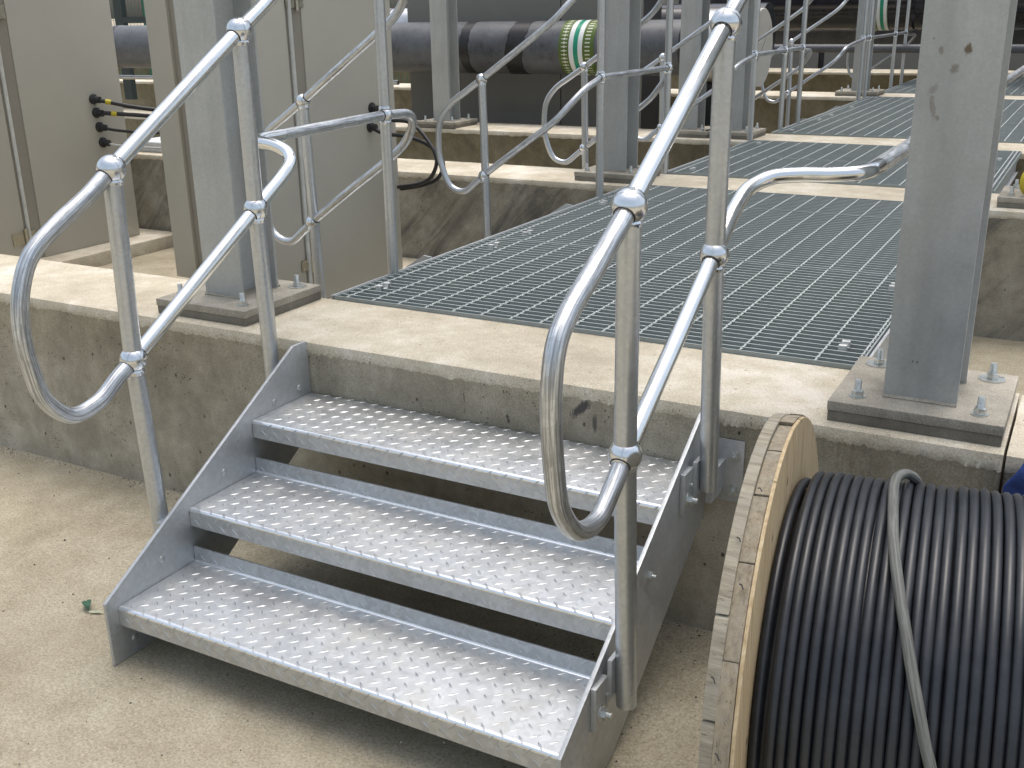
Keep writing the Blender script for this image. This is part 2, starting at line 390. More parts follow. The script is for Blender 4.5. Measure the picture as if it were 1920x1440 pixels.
def fillet(P, rad, k=8):
    """polyline with rounded corners"""
    P = [Vector(p) for p in P]; out = [P[0]]
    for i in range(1, len(P)-1):
        a, b, c = P[i-1], P[i], P[i+1]; u = (a-b); w = (c-b); L = min(rad, u.length*.48, w.length*.48)
        p0 = b+u.normalized()*L; p2 = b+w.normalized()*L
        for j in range(k+1):
            t = j/k; out.append((1-t)**2*p0+2*t*(1-t)*b+t*t*p2)
    out.append(P[-1]); return out
def copy_tree(o, parent=None):
    c = o.copy(); col.objects.link(c)
    if parent is not None: c.parent = parent
    WORLD[c.name] = WORLD.get(o.name, Vector((0, 0, 0)))
    for ch in list(o.children): copy_tree(ch, c)
    return c

H = 0.63
# ------------------------------------------------------------------ SETTING: ground
def build_ground():
    bm = bmesh.new()
    def patch(x0, x1, y0, y1, nx, ny, amp):
        vs = [[bm.verts.new((x0+(x1-x0)*i/nx, y0+(y1-y0)*j/ny,
              amp*(noise.noise(Vector((x0+(x1-x0)*i/nx, y0+(y1-y0)*j/ny, 0))*1.3))+amp*.3*noise.noise(Vector((x0+(x1-x0)*i/nx, y0+(y1-y0)*j/ny, 3))*9)
              - .001)) for i in range(nx+1)] for j in range(ny+1)]
        for j in range(ny):
            for i in range(nx): bm.faces.new((vs[j][i], vs[j][i+1], vs[j+1][i+1], vs[j+1][i])).smooth = True
    patch(-8, 8, -6, 18, 240, 300, .003)
    for (a, b, c, d) in ((-900, -8, -900, 900), (8, 900, -900, 900), (-8, 8, -900, -6), (-8, 8, 18, 900)):
        vs = [bm.verts.new((x, y, -.002)) for x, y in ((a, c), (b, c), (b, d), (a, d))]; bm.faces.new(vs)
    me = bpy.data.meshes.new('ground'); bm.to_mesh(me); bm.free(); me.materials.append(M['ground'])
    o = bpy.data.objects.new('ground', me); col.objects.link(o); o['kind'] = 'structure'
build_ground()
def grit():
    m = MB()
    for gi in range(4300):
        # denser in the worn foreground and where sand gathers along the beam foot
        x = random.uniform(-1.6, 2.0); y = random.uniform(-2.3, -.02)
        if gi > 3200: y = -.004-abs(random.gauss(0, .022))
        if gi <= 3200 and x < .9 and random.random() < .62: continue
        s = random.choice((.0008, .001, .0014, .0018, .0024, .0036)) * random.uniform(.7, 1.2)
        a = random.uniform(0, 6.28); vs = []
        for k in range(5):
            q = s*random.uniform(.7, 1.2); vs.append((x+q*math.cos(a+k*1.257), y+q*math.sin(a+k*1.257), -.001))
        vs.append((x, y, s*.8)); m.add(vs, [(k, (k+1) % 5, 5) for k in range(5)], random.choice((0, 0, 1, 2)))
    o = m.build('gravel_grit', [M['stone'], M['conc_top'], M['black']], smooth=False)
    tag(o, 'loose grit and small stones scattered over the sandy concrete ground', 'grit', kind='stuff')
grit()

# ------------------------------------------------------------------ concrete beams / walls
def beam(x0, x1, y0, y1, h, fmat, label, fine=False, group=None, dx=.05, z0=-.02):
    """ground beam with a ragged chamfer along its front arris; profile front-bottom -> top -> back-bottom"""
    n = max(2, int((x1-x0)/dx)); m = MB(); prof_n = None; rows = []
    for i in range(n+1):
        x = x0+(x1-x0)*i/n
        e = noise.noise(Vector((x*7, y0*3, 1)))*.5+noise.noise(Vector((x*23, y0*3, 2)))*.35+noise.noise(Vector((x*70, 0, 3)))*.35+noise.noise(Vector((x*150, 0, 13)))*.3
        e2 = noise.noise(Vector((x*5, y0*3, 7)))*.5+noise.noise(Vector((x*31, 1, 8)))*.5+noise.noise(Vector((x*90, 1, 9)))*.4+noise.noise(Vector((x*170, 1, 19)))*.3
        c = .022+.007*e; drop = .038+.013*e2; lip = .005+.005*e2
        w = .0015*noise.noise(Vector((x*3, 0, 5)))
        rows.append([(x, y0+w, z0), (x, y0+w*.5, h*.5), (x, y0+.001, h-drop-.006), (x, y0-lip*.6, h-drop), (x, y0-.001, h-drop*.55+.002*e), (x, y0+.004, h-.006),
                     (x, y0+c, h-.0005), (x, y0+.06, h), (x, (y0+y1)/2, h+.001*e), (x, y1-.004, h), (x, y1, h-.004), (x, y1, z0)])
    k = len(rows[0]); vs = [p for r_ in rows for p in r_]; 
    for i in range(n):
        for j in range(k-1):
            pass
    base = len(m.v); m.v += vs
    for i in range(n):
        for j in range(k-1):
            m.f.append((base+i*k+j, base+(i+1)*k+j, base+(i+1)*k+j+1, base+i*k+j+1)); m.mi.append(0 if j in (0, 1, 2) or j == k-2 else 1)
    m.f.append(tuple(base+j for j in range(k))); m.mi.append(0)
    m.f.append(tuple(base+n*k+j for j in reversed(range(k)))); m.mi.append(0)
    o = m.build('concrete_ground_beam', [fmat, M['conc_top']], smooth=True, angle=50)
    tag(o, label, 'concrete beam', group or 'parallel concrete ground beams'); return o
YB = [(0, .433), (3.142, 3.638), (5.405, 5.947), (9.70, 10.35), (14.3, 15.2)]
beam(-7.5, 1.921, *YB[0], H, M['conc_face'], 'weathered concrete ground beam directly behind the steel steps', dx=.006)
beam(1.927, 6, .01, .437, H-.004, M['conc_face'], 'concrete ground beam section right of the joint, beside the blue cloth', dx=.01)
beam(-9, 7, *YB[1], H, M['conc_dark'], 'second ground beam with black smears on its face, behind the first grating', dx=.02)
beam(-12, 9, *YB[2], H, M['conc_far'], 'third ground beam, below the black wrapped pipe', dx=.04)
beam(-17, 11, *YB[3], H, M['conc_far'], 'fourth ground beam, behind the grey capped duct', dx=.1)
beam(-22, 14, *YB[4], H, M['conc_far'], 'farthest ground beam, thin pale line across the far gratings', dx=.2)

# ------------------------------------------------------------------ bolts
def bolt(parent, p, ax=(0, 0, 1), s=.013, shank=.03, washer=None, mat='bolt', name='anchor_bolt'):
    p = Vector(p); ax = Vector(ax).normalized()
    m = MB()
    a = ax.cross(Vector((0, 0, 1)) if abs(ax.z) < .9 else Vector((1, 0, 0))).normalized(); b = ax.cross(a)
    w = washer or s*1.35; t0 = .003
    ph = random.uniform(0, 1)
    hexp = [(s*math.cos(k*math.pi/3+ph), s*math.sin(k*math.pi/3+ph)) for k in range(6)]
    m.prism(hexp, t0, t0+s*.95, lambda x, y, h: p+a*x+b*y+ax*h)
    o = m.build(name, M[mat], parent, bevel=s*.08)
    mesh_part(o)
    m = MB(); m.lathe([(0, w), (t0, w)], p, ax, 24); m.build('washer', M[mat], o)
    m = MB()
    prof = [(t0+s*.9, s*.56)]
    L = shank; k = 8
    for i in range(k): prof += [(t0+s*.9+L*(i+.3)/k, s*.58), (t0+s*.9+L*(i+.8)/k, s*.52)]
    prof += [(t0+s*.9+L, s*.50)]
    m.lathe(prof, p, ax, 14); m.build('threaded_stud', M[mat], o)
    return o

# ------------------------------------------------------------------ columns
def column(cx, cy, label, plate=.19, big=True, top=4.2, fw=.08, d0=-.09, d1=.09, spots=False):
    t = thing('steel_column', (cx, cy, H), label, 'column', 'galvanised H section columns on the ground beams')
    zt = H+.05
    m = MB(); m.box(cx-plate, cx+plate, cy-plate, cy+plate, H+.0, zt-.024)
    m.build('grout_pad', M['grout'], t, bevel=.002)
    m = MB(); q = plate+.002
    m.box(cx-q, cx+q, cy-q, cy+q, zt-.024, zt)
    m.build('base_plate', M['baseplate'], t, bevel=.003)
    y0, y1 = cy+d0, cy+d1
    ft = .010
    for ya, yb in ((y0, y0+ft), (y1-ft, y1)):
        m = MB(); m.box(cx-fw, cx+fw, ya, yb, zt, top); m.build('flange', M['column_spots' if spots and ya == y0 else 'column'], t, bevel=.0015, loc=(0, 0, 0) if spots else (cx, ya, zt))
    m = MB(); m.box(cx-.004, cx+.004, y0+ft, y1-ft, zt, top); m.build('web', M['column'], t, loc=(cx, cy, zt))
    # weld beads round the foot
    m = MB()
    for ya in (y0, y1):
        pts = [(cx-fw+2*fw*i/20, ya+(-.002 if ya == y0 else .002), zt+.002+.0015*noise.noise(Vector((i*1.7, ya, cx)))) for i in range(21)]
        m.tube(pts, .0055, 6)
    m.build('weld_bead', M['baseplate'], t)
    if big:
        a = plate-.055
        for sx, sy in ((-1, -1), (1, -1), (1, 1), (-1, 1)):
            bolt(t, (cx+sx*a, cy+sy*a, zt), s=.0145, shank=.026, washer=.032 if sy > 0 else .019)
    return t
column(1.722, .222, 'large galvanised column with mud spots, right foreground beside the cable drum', d0=-.105, d1=.085, fw=.082, spots=True)
column(-.468, .228, 'galvanised column behind the left handrail of the steps', d0=-.075, d1=.105, fw=.08)
column(-.44, 3.39, 'galvanised column on the second beam, standing in front of the green pipe wrap', fw=.085)
column(1.80, 3.40, 'galvanised column at the right edge beside the yellow tape roll')
column(-.46, 5.68, 'galvanised column on the third beam, just left of the grey capped duct')
column(-2.98, 5.60, 'galvanised column in front of the left part of the black pipe')
column(-.80, 5.66, 'galvanised column partly hidden behind the right handrail, on the third beam')
column(-.40, 10.02, 'far galvanised column on the fourth beam, left of the big column', plate=.22)
column(-3.3, 10.02, 'far galvanised column on the fourth beam, in front of the dark pipes', plate=.22)
column(1.9, 10.02, 'farthest galvanised column right of the big column', plate=.22)

# ------------------------------------------------------------------ gratings
GX0, GX1 = -.235, 1.525
CR = .1065; BR = .040; TH = .030; ZG = H+.011
def grating(y0, y1, x0, x1, label, detail=True, br=BR):
    t = thing('floor_grating', (x0, y0, ZG-TH), label, 'grating', 'steel floor gratings between the beams')
    fr = MB(); w = .005
    fr.box(x0, x1, y0, y0+w, ZG-TH, ZG+.001); fr.box(x0, x1, y1-w, y1, ZG-TH, ZG+.001)
    fr.box(x0, x0+w, y0+w, y1-w, ZG-TH, ZG+.0005); fr.box(x1-w, x1, y0+w, y1-w, ZG-TH, ZG+.0005)
    fr.build('frame', M['grate'], t)
    nb = int((y1-y0)/br); base = None
    if detail:
        m = MB(); m.box(x0+w, x1-w, -.0020, .0020, ZG-TH, ZG-.0006); m.mi[1] = 1; first = m.build('bearing_bar', [M['grate'], M['rodsteel']], t, smooth=False)  # worn bar tops, their glint put into a lighter colour
        first.location.y += y0+br
        for i in range(2, nb+1):
            if y0+br*i > y1-.01: break
            c = first.copy(); c.location.y += br*(i-1); col.objects.link(c)
    else:
        m = MB()
        for i in range(1, nb+1):
            y = y0+br*i
            if y < y1-.01: m.box(x0+w, x1-w, y-.0020, y+.0020, ZG-TH, ZG-.0006); m.mi[-5] = 1  # lighter tops carry the glint in their colour here too
        o = m.build('bearing_bars', [M['grate'], M['rodsteel']], t, smooth=False); o['kind'] = 'stuff'
    # twisted cross rods
    ln = y1-y0-2*w; seg = int(ln/.012) if detail else 2
    m = MB(); vs = []; fs = []
    for i in range(seg+1):
        y = y0+w+ln*i/seg; a = (y-y0)/.04*math.pi if detail else R(45)
        for k in range(4):
            q = a+k*math.pi/2; vs.append((x0+.0034*math.cos(q), y, ZG-.0030+.0034*math.sin(q)))
    for i in range(seg):
        for k in range(4): fs.append((i*4+k, i*4+(k+1) % 4, i*4+4+(k+1) % 4, i*4+4+k))
    m.add(vs, fs); first = m.build('cross_rod', M['rodsteel'], t, smooth=False); first.location.x += .041
    x = x0+.041+CR
    while x < x1-.01:
        c = first.copy(); c.location.x += x-x0-.041; col.objects.link(c); x += CR
    return t
def clip(x, y):
    t = thing('grating_clip', (x, y, ZG), '', 'clip', 'small saddle clips along the grating edges')
    m = MB()
    for s in (-1, 1):
        m.box(x-.011, x+.011, y+s*.022-.009, y+s*.022+.009, ZG+.007, ZG+.010)
        m.box(x-.011, x+.011, y+s*.022+(s*.009)-.001, y+s*.022+(s*.009)+.001, ZG-.008, ZG+.010)
        m.box(x-.011, x+.011, y+s*.022-(s*.009)-.001, y+s*.022-(s*.009)+.001, ZG-.008, ZG+.010)
    m.box(x-.011, x+.011, y-.013, y+.013, ZG-.008, ZG-.005)
    m.build('saddle', M['clipzinc'], t)
    return t
GR = [(.436, 1.540, 'nearest floor grating, its front edge on the pale beam behind the steps'),
      (1.543, 2.660, 'middle panel of the three gratings before the second beam'),
      (2.663, 3.139, 'narrow grating strip along the near edge of the second beam')]
for a, b, l in GR: grating(a, b, GX0, GX1, l)
for a, b, l in ((3.641, 4.50, 'grating just beyond the second beam, partly under the right lower rail'), (4.503, 5.402, 'grating before the third beam')):
    grating(a, b, GX0, 1.56, l, False)
for a, b, l in ((5.95, 7.2, 'grating just beyond the third beam'), (7.203, 8.45, 'middle grating between the third and fourth beams'), (8.453, 9.697, 'grating before the fourth beam')):
    grating(a, b, GX0, 1.56, l, False)
for a, b, l in ((10.353, 12.3, 'far grating beyond the fourth beam'), (12.303, 14.297, 'farthest grating before the last beam')):
    grating(a, b, GX0, 1.56, l, False)
CL = [(-.155, .615, 'clip at the front left corner of the nearest grating'), (-.139, 1.385, 'clip near the left edge, just before the first grating joint'),
      (-.133, 1.674, 'clip near the left edge, just after the first grating joint'), (-.14, 2.50, 'clip beside the left rail post base on the second grating'),
      (1.45, .603, 'clip in front of the large column base, right side of the nearest grating'), (1.453, 1.362, 'clip peeping out left of the large column'),
      (-.13, 3.80, 'clip just past the second beam by the post base'), (-.13, 4.35, 'clip along the left edge of the fourth grating'), (-.13, 5.2, 'clip just before the third beam'),
      (-.13, 6.10, 'clip just past the third beam'), (-.13, 7.0, 'clip left of the first joint beyond the third beam'), (-.13, 7.45, 'clip after the first joint beyond the third beam'),
      (-.13, 8.3, 'clip before the second joint beyond the third beam'), (-.13, 9.5, 'clip just before the fourth beam'),
      (1.47, 3.80, 'clip right of the large column, just past the second beam'), (1.47, 4.9, 'clip right of the large column, before the third beam')]
for x, y, l in CL: clip(x, y)['label'] = l
# edge channels that carry the gratings
for x, l in ((GX0-.012, 'left'), (1.535, 'right')):
    for (a, b), w in zip(((.436, 3.139), (3.641, 5.402), (5.95, 9.697), (10.353, 14.297)), ('first', 'second', 'third', 'fourth')):
        m = MB(); m.box(x-.004, x+.004, a, b, H-.12, ZG+.0); m.box(x-.02, x+.02, a, b, H-.13, H-.122)
        tag(m.build('edge_beam', M['steel']), f'galvanised edge angle carrying the {l} side of the {w} run of gratings', 'edge beam', 'edge angles carrying the gratings')

# ------------------------------------------------------------------ main steps
W = 1.25
TR = [(.155, -.814), (.312, -.543), (.470, -.272)]
steps = thing('steel_steps', (0, -.4, 0), 'short galvanised steel steps with three chequer plate treads', 'steps')
def stringer_poly():
    s0, s1 = .673, .583
    yf, yt = -.848, -.068
    return [(yf, 0), (yf, s0+s1*yf), (yt, s0+s1*yt), (-.012, .632), (-.004, .628), (-.004, .42), (-.028, .345), (-.60, .0)]
for x0, x1, l in ((-.010, 0.0, 'left'), (W, W+.010, 'right')):
    m = MB(); m.prism(stringer_poly(), x0, x1, lambda a, b, h: (h, a, b))
    s = mesh_part(m.build('stringer', M['steel'], steps, bevel=.0012, loc=(x0, -.4, .3)))
    inner = x1 if l == 'left' else x0; outer = x0 if l == 'left' else x1
    dirn = 1 if l == 'left' else -1
    for (yy, zz) in ((-.171, .491), (-.057, .500), (-.655, .213), (-.775, .045), (-.40, .36)):
        mm = MB(); mm.sphere((inner+dirn*.002, yy, zz), .0105, 14, 6)
        for i, v in enumerate(mm.v): mm.v[i] = (inner+(v[0]-inner)*.35, v[1], v[2])
        mm.build('bolt_head', M['bolt_dull'], s)
        mm = MB(); mm.prism([(.010*math.cos(k*math.pi/3), .010*math.sin(k*math.pi/3)) for k in range(6)], 0, .009, lambda a, b, h: (outer-dirn*h, yy+a, zz+b))
        mm.lathe([(0, .0055), (.018, .0055)], (outer, yy, zz), (-dirn, 0, 0), 10)
        mm.build('nut', M['bolt'], s)
def tread_profile(yf, z, flange=True):
    """outer skin, from bottom of nosing up over the top to back upstand; 4 mm plate"""
    d = .2694; r_ = .009; pts = []
    pts += [(yf+.0, z-.052)]
    for k in range(7):
        a = math.pi-k*math.pi/2/6; pts.append((yf+r_+r_*math.cos(a), z-r_+r_*math.sin(a)))
    if flange:
        r2 = .006
        for k in range(6):
            a = -math.pi/2+k*math.pi/2/5; pts.append((yf+d-r2+r2*math.cos(a), z+r2+r2*math.sin(a)))
        pts.append((yf+d, z+.045))
    else:
        pts.append((yf+d-.008, z)); 
        for k in range(1, 5):
            a = math.pi/2-k*math.pi/2/4; pts.append((yf+d-.008+.008*math.cos(a), z-.008+.008*math.sin(a)))
        pts.append((yf+d, z-.045))
    return pts
def offset(pts, t):
    out = []
    for i, p in enumerate(pts):
        a = pts[max(i-1, 0)]; b = pts[min(i+1, len(pts)-1)]
        dx, dy = b[0]-a[0], b[1]-a[1]; L = math.hypot(dx, dy); out.append((p[0]+dy/L*t, p[1]-dx/L*t))
    return out
def lug_mesh(m, P, u, v, n, L=.0148, w=.0031, h=.0014):
    """lens shaped raised bar, P centre, u along, v across, n normal"""
    ring = [(-1, 0), (-.5, .8), (0, 1), (.5, .8), (1, 0), (.5, -.8), (0, -1), (-.5, -.8)]
    top = [(-.62, 0), (-.3, .42), (0, .5), (.3, .42), (.62, 0), (.3, -.42), (0, -.5), (-.3, -.42)]
    vs = [P+u*(a*L)+v*(b*w)-n*.0004 for a, b in ring]+[P+u*(a*L)+v*(b*w)+n*h for a, b in top]
    m.add(vs, [(i, (i+1) % 8, 8+(i+1) % 8, 8+i) for i in range(8)]+[tuple(range(8, 16))])
for ti, (z, yf) in enumerate(TR):
    prof = tread_profile(yf, z, ti < 2); inn = offset(prof, .004)
    m = MB(); nx = 24; k = len(prof)
    for X_ in (0.0015, W-.0015): pass
    loop = prof+inn[::-1]; n = len(loop)
    vs = [(x, a, b) for x in (0.0015, W-.0015) for a, b in loop]
    fs = [(i, (i+1) % n, n+(i+1) % n, n+i) for i in range(n)]
    for o_ in (0, n):
        for i in range(k-1): fs.append((o_+i, o_+i+1, o_+n-2-i, o_+n-1-i))
    m.add(vs, fs)
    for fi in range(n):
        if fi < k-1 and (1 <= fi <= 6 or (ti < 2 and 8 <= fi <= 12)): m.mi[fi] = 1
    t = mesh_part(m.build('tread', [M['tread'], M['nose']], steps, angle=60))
    # lugs laid along the unrolled outer skin
    seg = []; acc = 0
    for i in range(k-1):
        a, b = prof[i], prof[i+1]; L = math.hypot(b[0]-a[0], b[1]-a[1]); seg.append((acc, acc+L, a, b)); acc += L
    def at(s):
        for s0, s1, a, b in seg:
            if s <= s1+1e-9:
                q = (s-s0)/(s1-s0); tx = ((b[0]-a[0])/(s1-s0), (b[1]-a[1])/(s1-s0))
                return (a[0]+(b[0]-a[0])*q, a[1]+(b[1]-a[1])*q), tx
        return prof[-1], tx
    m = MB(); a_ = .0445; off = (.011, .004, .019)[ti]
    for par_ in (0, 1):
        j = 0
        while True:
            s = .012+off*.4+a_*j+par_*a_/2
            if s > acc-.008: break
            i = 0
            while True:
                x = .022+off+a_*i+par_*a_/2
                if x > W-.016: break
                (py, pz), (ty, tz) = at(s)
                tv = Vector((0, ty, tz)); nv = Vector((0, -tz, ty)); xv = Vector((1, 0, 0))
                if nv.z < 0 and abs(nv.z) > .5: nv = -nv
                ang = R(45 if par_ else -45)+random.uniform(-.03, .03)
                u = xv*math.cos(ang)+tv*math.sin(ang); v = nv.cross(u)
                lug_mesh(m, Vector((x, py, pz)), u, v, nv); i += 1
            j += 1
    lg = m.build('raised_lugs', M['lug'], t, angle=80); lg['kind'] = 'stuff'
    # end plates welded under each tread
    for xe in (.0035, W-.0075):
        m = MB(); m.box(xe, xe+.004, yf+.012, yf+.25, z-.05, z-.006); m.build('end_plate', M['steel'], t)
# foot angle
# brackets for the right posts on the outer stringer face (belong to the handrail posts)

# ------------------------------------------------------------------ handrails
def ballset(parent, p, post_dir=(0, 0, 1), rail_dir=None, r=.031, pr=.0225, up=False):
    m = MB(); m.sphere(p, r, 28, 16)
    p = Vector(p); pd = Vector(post_dir).normalized()
    m.lathe([(-r*1.10, pr*.995), (-r*1.08, pr*1.015), (-r*.98, pr*1.03), (-r*.84, pr*1.10), (-r*.5, pr*.9)], p, pd, 24)
    if up: m.lathe([(r*1.10, pr*.995), (r*1.08, pr*1.015), (r*.98, pr*1.03), (r*.84, pr*1.10), (r*.5, pr*.9)], p, pd, 24)
    o = mesh_part(m.build('ball_fitting', M['ball'], parent))
    if rail_dir is not None:
        rd = Vector(rail_dir).normalized()
        for s in (-1, 1):
            m = MB(); m.lathe([(s*r*.66, pr*.93), (s*r*.83, pr*.93)], p, rd, 24); m.build('socket_gap', M['black'], o)
        side = rd.cross(Vector((0, 0, 1))).normalized()
        m = MB(); q = p-pd*r*.9-rd*pr*.9
        m.sphere(q, .0065, 12, 8); m.build('grub_screw', M['ball'], o)
    return o
def stair_rail(X, post1, post2, loop, ext_lo, label, tr, rb, pr):
    """post = (bottom yz, lower ball yz, upper ball yz)"""
    (b1, l1, u1), (b2, l2, u2) = post1, post2
    V3 = lambda p: Vector((X, p[0], p[1]))
    t = thing('stair_handrail', (X, b1[0], b1[1]), label, 'handrail', 'tubular handrails of the front steps')
    for b, l, u_ in (post1, post2):
        m = MB(); m.tube([V3(b), V3(l), V3(u_)-(V3(u_)-V3(l)).normalized()*.02], pr, 24); m.build('post', M['tube'], t)
        for q in (l, u_):
            d = (V3(u2)-V3(u1)) if q is u_ else (V3(l2)-V3(l1))
            ballset(t, V3(q), (V3(u_)-V3(b)), d, rb, pr)
    du = (V3(u2)-V3(u1)).normalized()
    end = V3(u2)+Vector(ext_lo[-1])-Vector((X, l2[0], l2[1])) if False else None
    m = MB(); m.tube([V3(u1), V3(u2)], tr, 24); m.build('top_rail', M['tube_bright'], t)
    up = [V3(u2)]+[Vector(p)+Vector((0, (u2[0]-l2[0]), u2[1]-l2[1])) for p in ext_lo]
    m = MB(); m.tube(catmull(up, 6), tr, 20); m.build('top_rail', M['tube_bright'], t)
    m = MB(); m.tube([V3(l1), V3(l2)], tr, 24); m.build('lower_rail', M['tube_bright'], t)
    m = MB(); m.tube(catmull([V3(l2)]+[Vector(p) for p in ext_lo], 8), tr, 24); m.build('lower_rail', M['tube_bright'], t)
    m = MB(); m.tube(catmull([V3(p) for p in loop], 8), tr*1.02, 24); m.build('end_loop', M['tube_worn'], t)
    return t
XR = 1.30
rr_ = stair_rail(XR, ((-.615, .172), (-.652, .758), (-.657, 1.232)), ((-.124, .468), (-.165, 1.047), (-.162, 1.527)),
    [(-.657, 1.232), (-.705, 1.203), (-.81, 1.147), (-.905, 1.098), (-.951, 1.050), (-.966, .960), (-.955, .845), (-.932, .765), (-.870, .697), (-.785, .676), (-.715, .710), (-.652, .758)],
    [(XR, -.10, 1.085), (XR, -.035, 1.124), (XR+.008, .035, 1.160), (XR+.045, .088, 1.183), (XR+.11, .112, 1.190), (XR+.17, .118, 1.192), (XR+.225, .132, 1.196), (XR+.250, .165, 1.199), (XR+.257, .21, 1.20), (XR+.258, .26, 1.20)],
    'right handrail of the steps, its rounded end loop standing beside the cable drum', .0178, .0328, .0222)
XL = -.062
ll_ = stair_rail(XL, ((-.585, .20), (-.603, .740), (-.590, 1.215)), ((-.096, .42), (-.104, 1.041), (-.102, 1.519)),
    [(-.590, 1.215), (-.671, 1.162), (-.763, 1.113), (-.846, 1.057), (-.888, .980), (-.902, .895), (-.897, .815), (-.874, .722), (-.81, .660), (-.729, .667), (-.66, .708), (-.603, .740)],
    [(XL, -.05, 1.073), (XL, .015, 1.113), (XL-.003, .062, 1.146), (XL-.03, .088, 1.172), (XL-.08, .092, 1.192), (XL-.14, .096, 1.198), (XL-.18, .14, 1.20), (-.245, .25, 1.202)],
    'left handrail of the steps with scratched rounded end loop over the bare ground', .0195, .0345, .0230)
# brackets holding the right posts to the stringer, left posts likewise
def bracket(parent, X0, X1, yc, zc, side):
    m = MB(); m.box(min(X0, X1), max(X0, X1), yc-.030, yc+.030, zc-.052, zc+.052)
    b = mesh_part(m.build('bracket', M['steel'], parent, bevel=.0012))
    mm = MB(); q = X1
    mm.prism([(.0125*math.cos(k*math.pi/3), .0125*math.sin(k*math.pi/3)) for k in range(6)], 0, .013, lambda a, c, h: (q+side*h, yc-.002+a, zc-.02+c))
    mm.lathe([(0, .018), (.002, .018)], (q, yc-.002, zc-.02), (side, 0, 0), 20)
    mm.lathe([(0, .0075), (.024, .0075)], (q, yc-.002, zc-.02), (side, 0, 0), 12)
    mm.build('bolt', M['bolt'], b)
bracket(rr_, W+.0105, W+.0225, -.682, .205, 1); bracket(rr_, W+.0105, W+.0225, -.185, .480, 1)
bracket(ll_, -.0105, -.0225, -.65, .215, -1); bracket(ll_, -.0105, -.0225, -.16, .47, -1)
for par_, X_, pts in ((rr_, XR, ((-.62, .25), (-.128, .50))), (ll_, XL, ((-.588, .25), (-.097, .50)))):
    s = 1 if X_ > 0 else -1
    for (y, z) in pts:
        m = MB(); xa = (W+.0225) if s > 0 else -.0225; xb = X_-s*.018
        m.box(min(xa, xb), max(xa, xb), y-.035, y+.012, z-.045, z+.045); m.build('bracket_web', M['steel'], par_)
# wall plate behind the far right post
m = MB(); m.box(1.262, 1.350, -.0075, -.0015, .388, .553); wp = mesh_part(m.build('wall_plate', M['steel'], rr_, bevel=.001))
for z in (.512, .418):
    b_ = MB(); b_.prism([(.010*math.cos(k*math.pi/3), .010*math.sin(k*math.pi/3)) for k in range(6)], 0, .010, lambda a, c, h: (1.328+a, -.0075-h, z+c))
    b_.lathe([(0, .0145), (.002, .0145)], (1.328, -.0075, z), (0, -1, 0), 20); b_.lathe([(0, .006), (.022, .006)], (1.328, -.0075, z), (0, -1, 0), 12)
    b_.build('bolt', M['bolt'], wp)
m = MB(); m.box(1.288, 1.304, -.105, -.0075, .42, .50); m.build('standoff', M['steel'], rr_)

# ------------------------------------------------------------------ platform guard rails
XP = -.25
def guard(posts, label, y0=None, y1=None, X=XP, zl=1.213, zl1=None, far=False, r=.0165, pr=.0205, mat='tube_worn', zb=H-.09):
    t = thing('guard_rail', (X, posts[0], H), label, 'guard rail', 'tubular guard rails along the platform edges')
    zl1 = zl1 or zl
    a = posts[0] if y0 is None else y0; b = posts[-1] if y1 is None else y1
    zz = lambda y: zl+(zl1-zl)*(y-a)/max(b-a, .01)
    for p in posts:
        m = MB(); m.tube([(X, p, zb), (X, p, zz(p)+.475)], pr, 16); m.build('post', M['tube'], t)
        ballset(t, (X, p, zz(p)), (0, 0, 1), (0, 1, 0), pr*1.38, pr, True); ballset(t, (X, p, zz(p)+.475), (0, 0, 1), (0, 1, 0), pr*1.38, pr)
    m = MB(); m.tube([(X, a, zz(a)), (X, b, zz(b))], r, 14); m.build('lower_rail', M[mat], t)
    m = MB(); m.tube([(X, a, zz(a)+.475), (X, b, zz(b)+.475)], r, 14); m.build('top_rail', M[mat], t)
    return t
guard([.815], 'guard rail post and rail running back from the left step handrail', y0=.245, y1=.815, zl=1.202, zl1=1.214, r=.0175)
guard([2.70, 3.65], 'guard rail passing in front of the column on the second beam', zl=1.235)
guard([5.38, 6.20, 6.74], 'guard rail crossing in front of the grey capped duct', zl=1.236)
guard([9.18, 9.49, 11.0, 11.7], 'farthest guard rail, by the dark pipes left of the large column', zl=1.240)
guard([1.02, 2.75], 'guard rail on the far side of the large column, right edge of the gratings', X=1.558, y0=.255, y1=5.3, zl=1.20, r=.0186, mat='tube_worn')
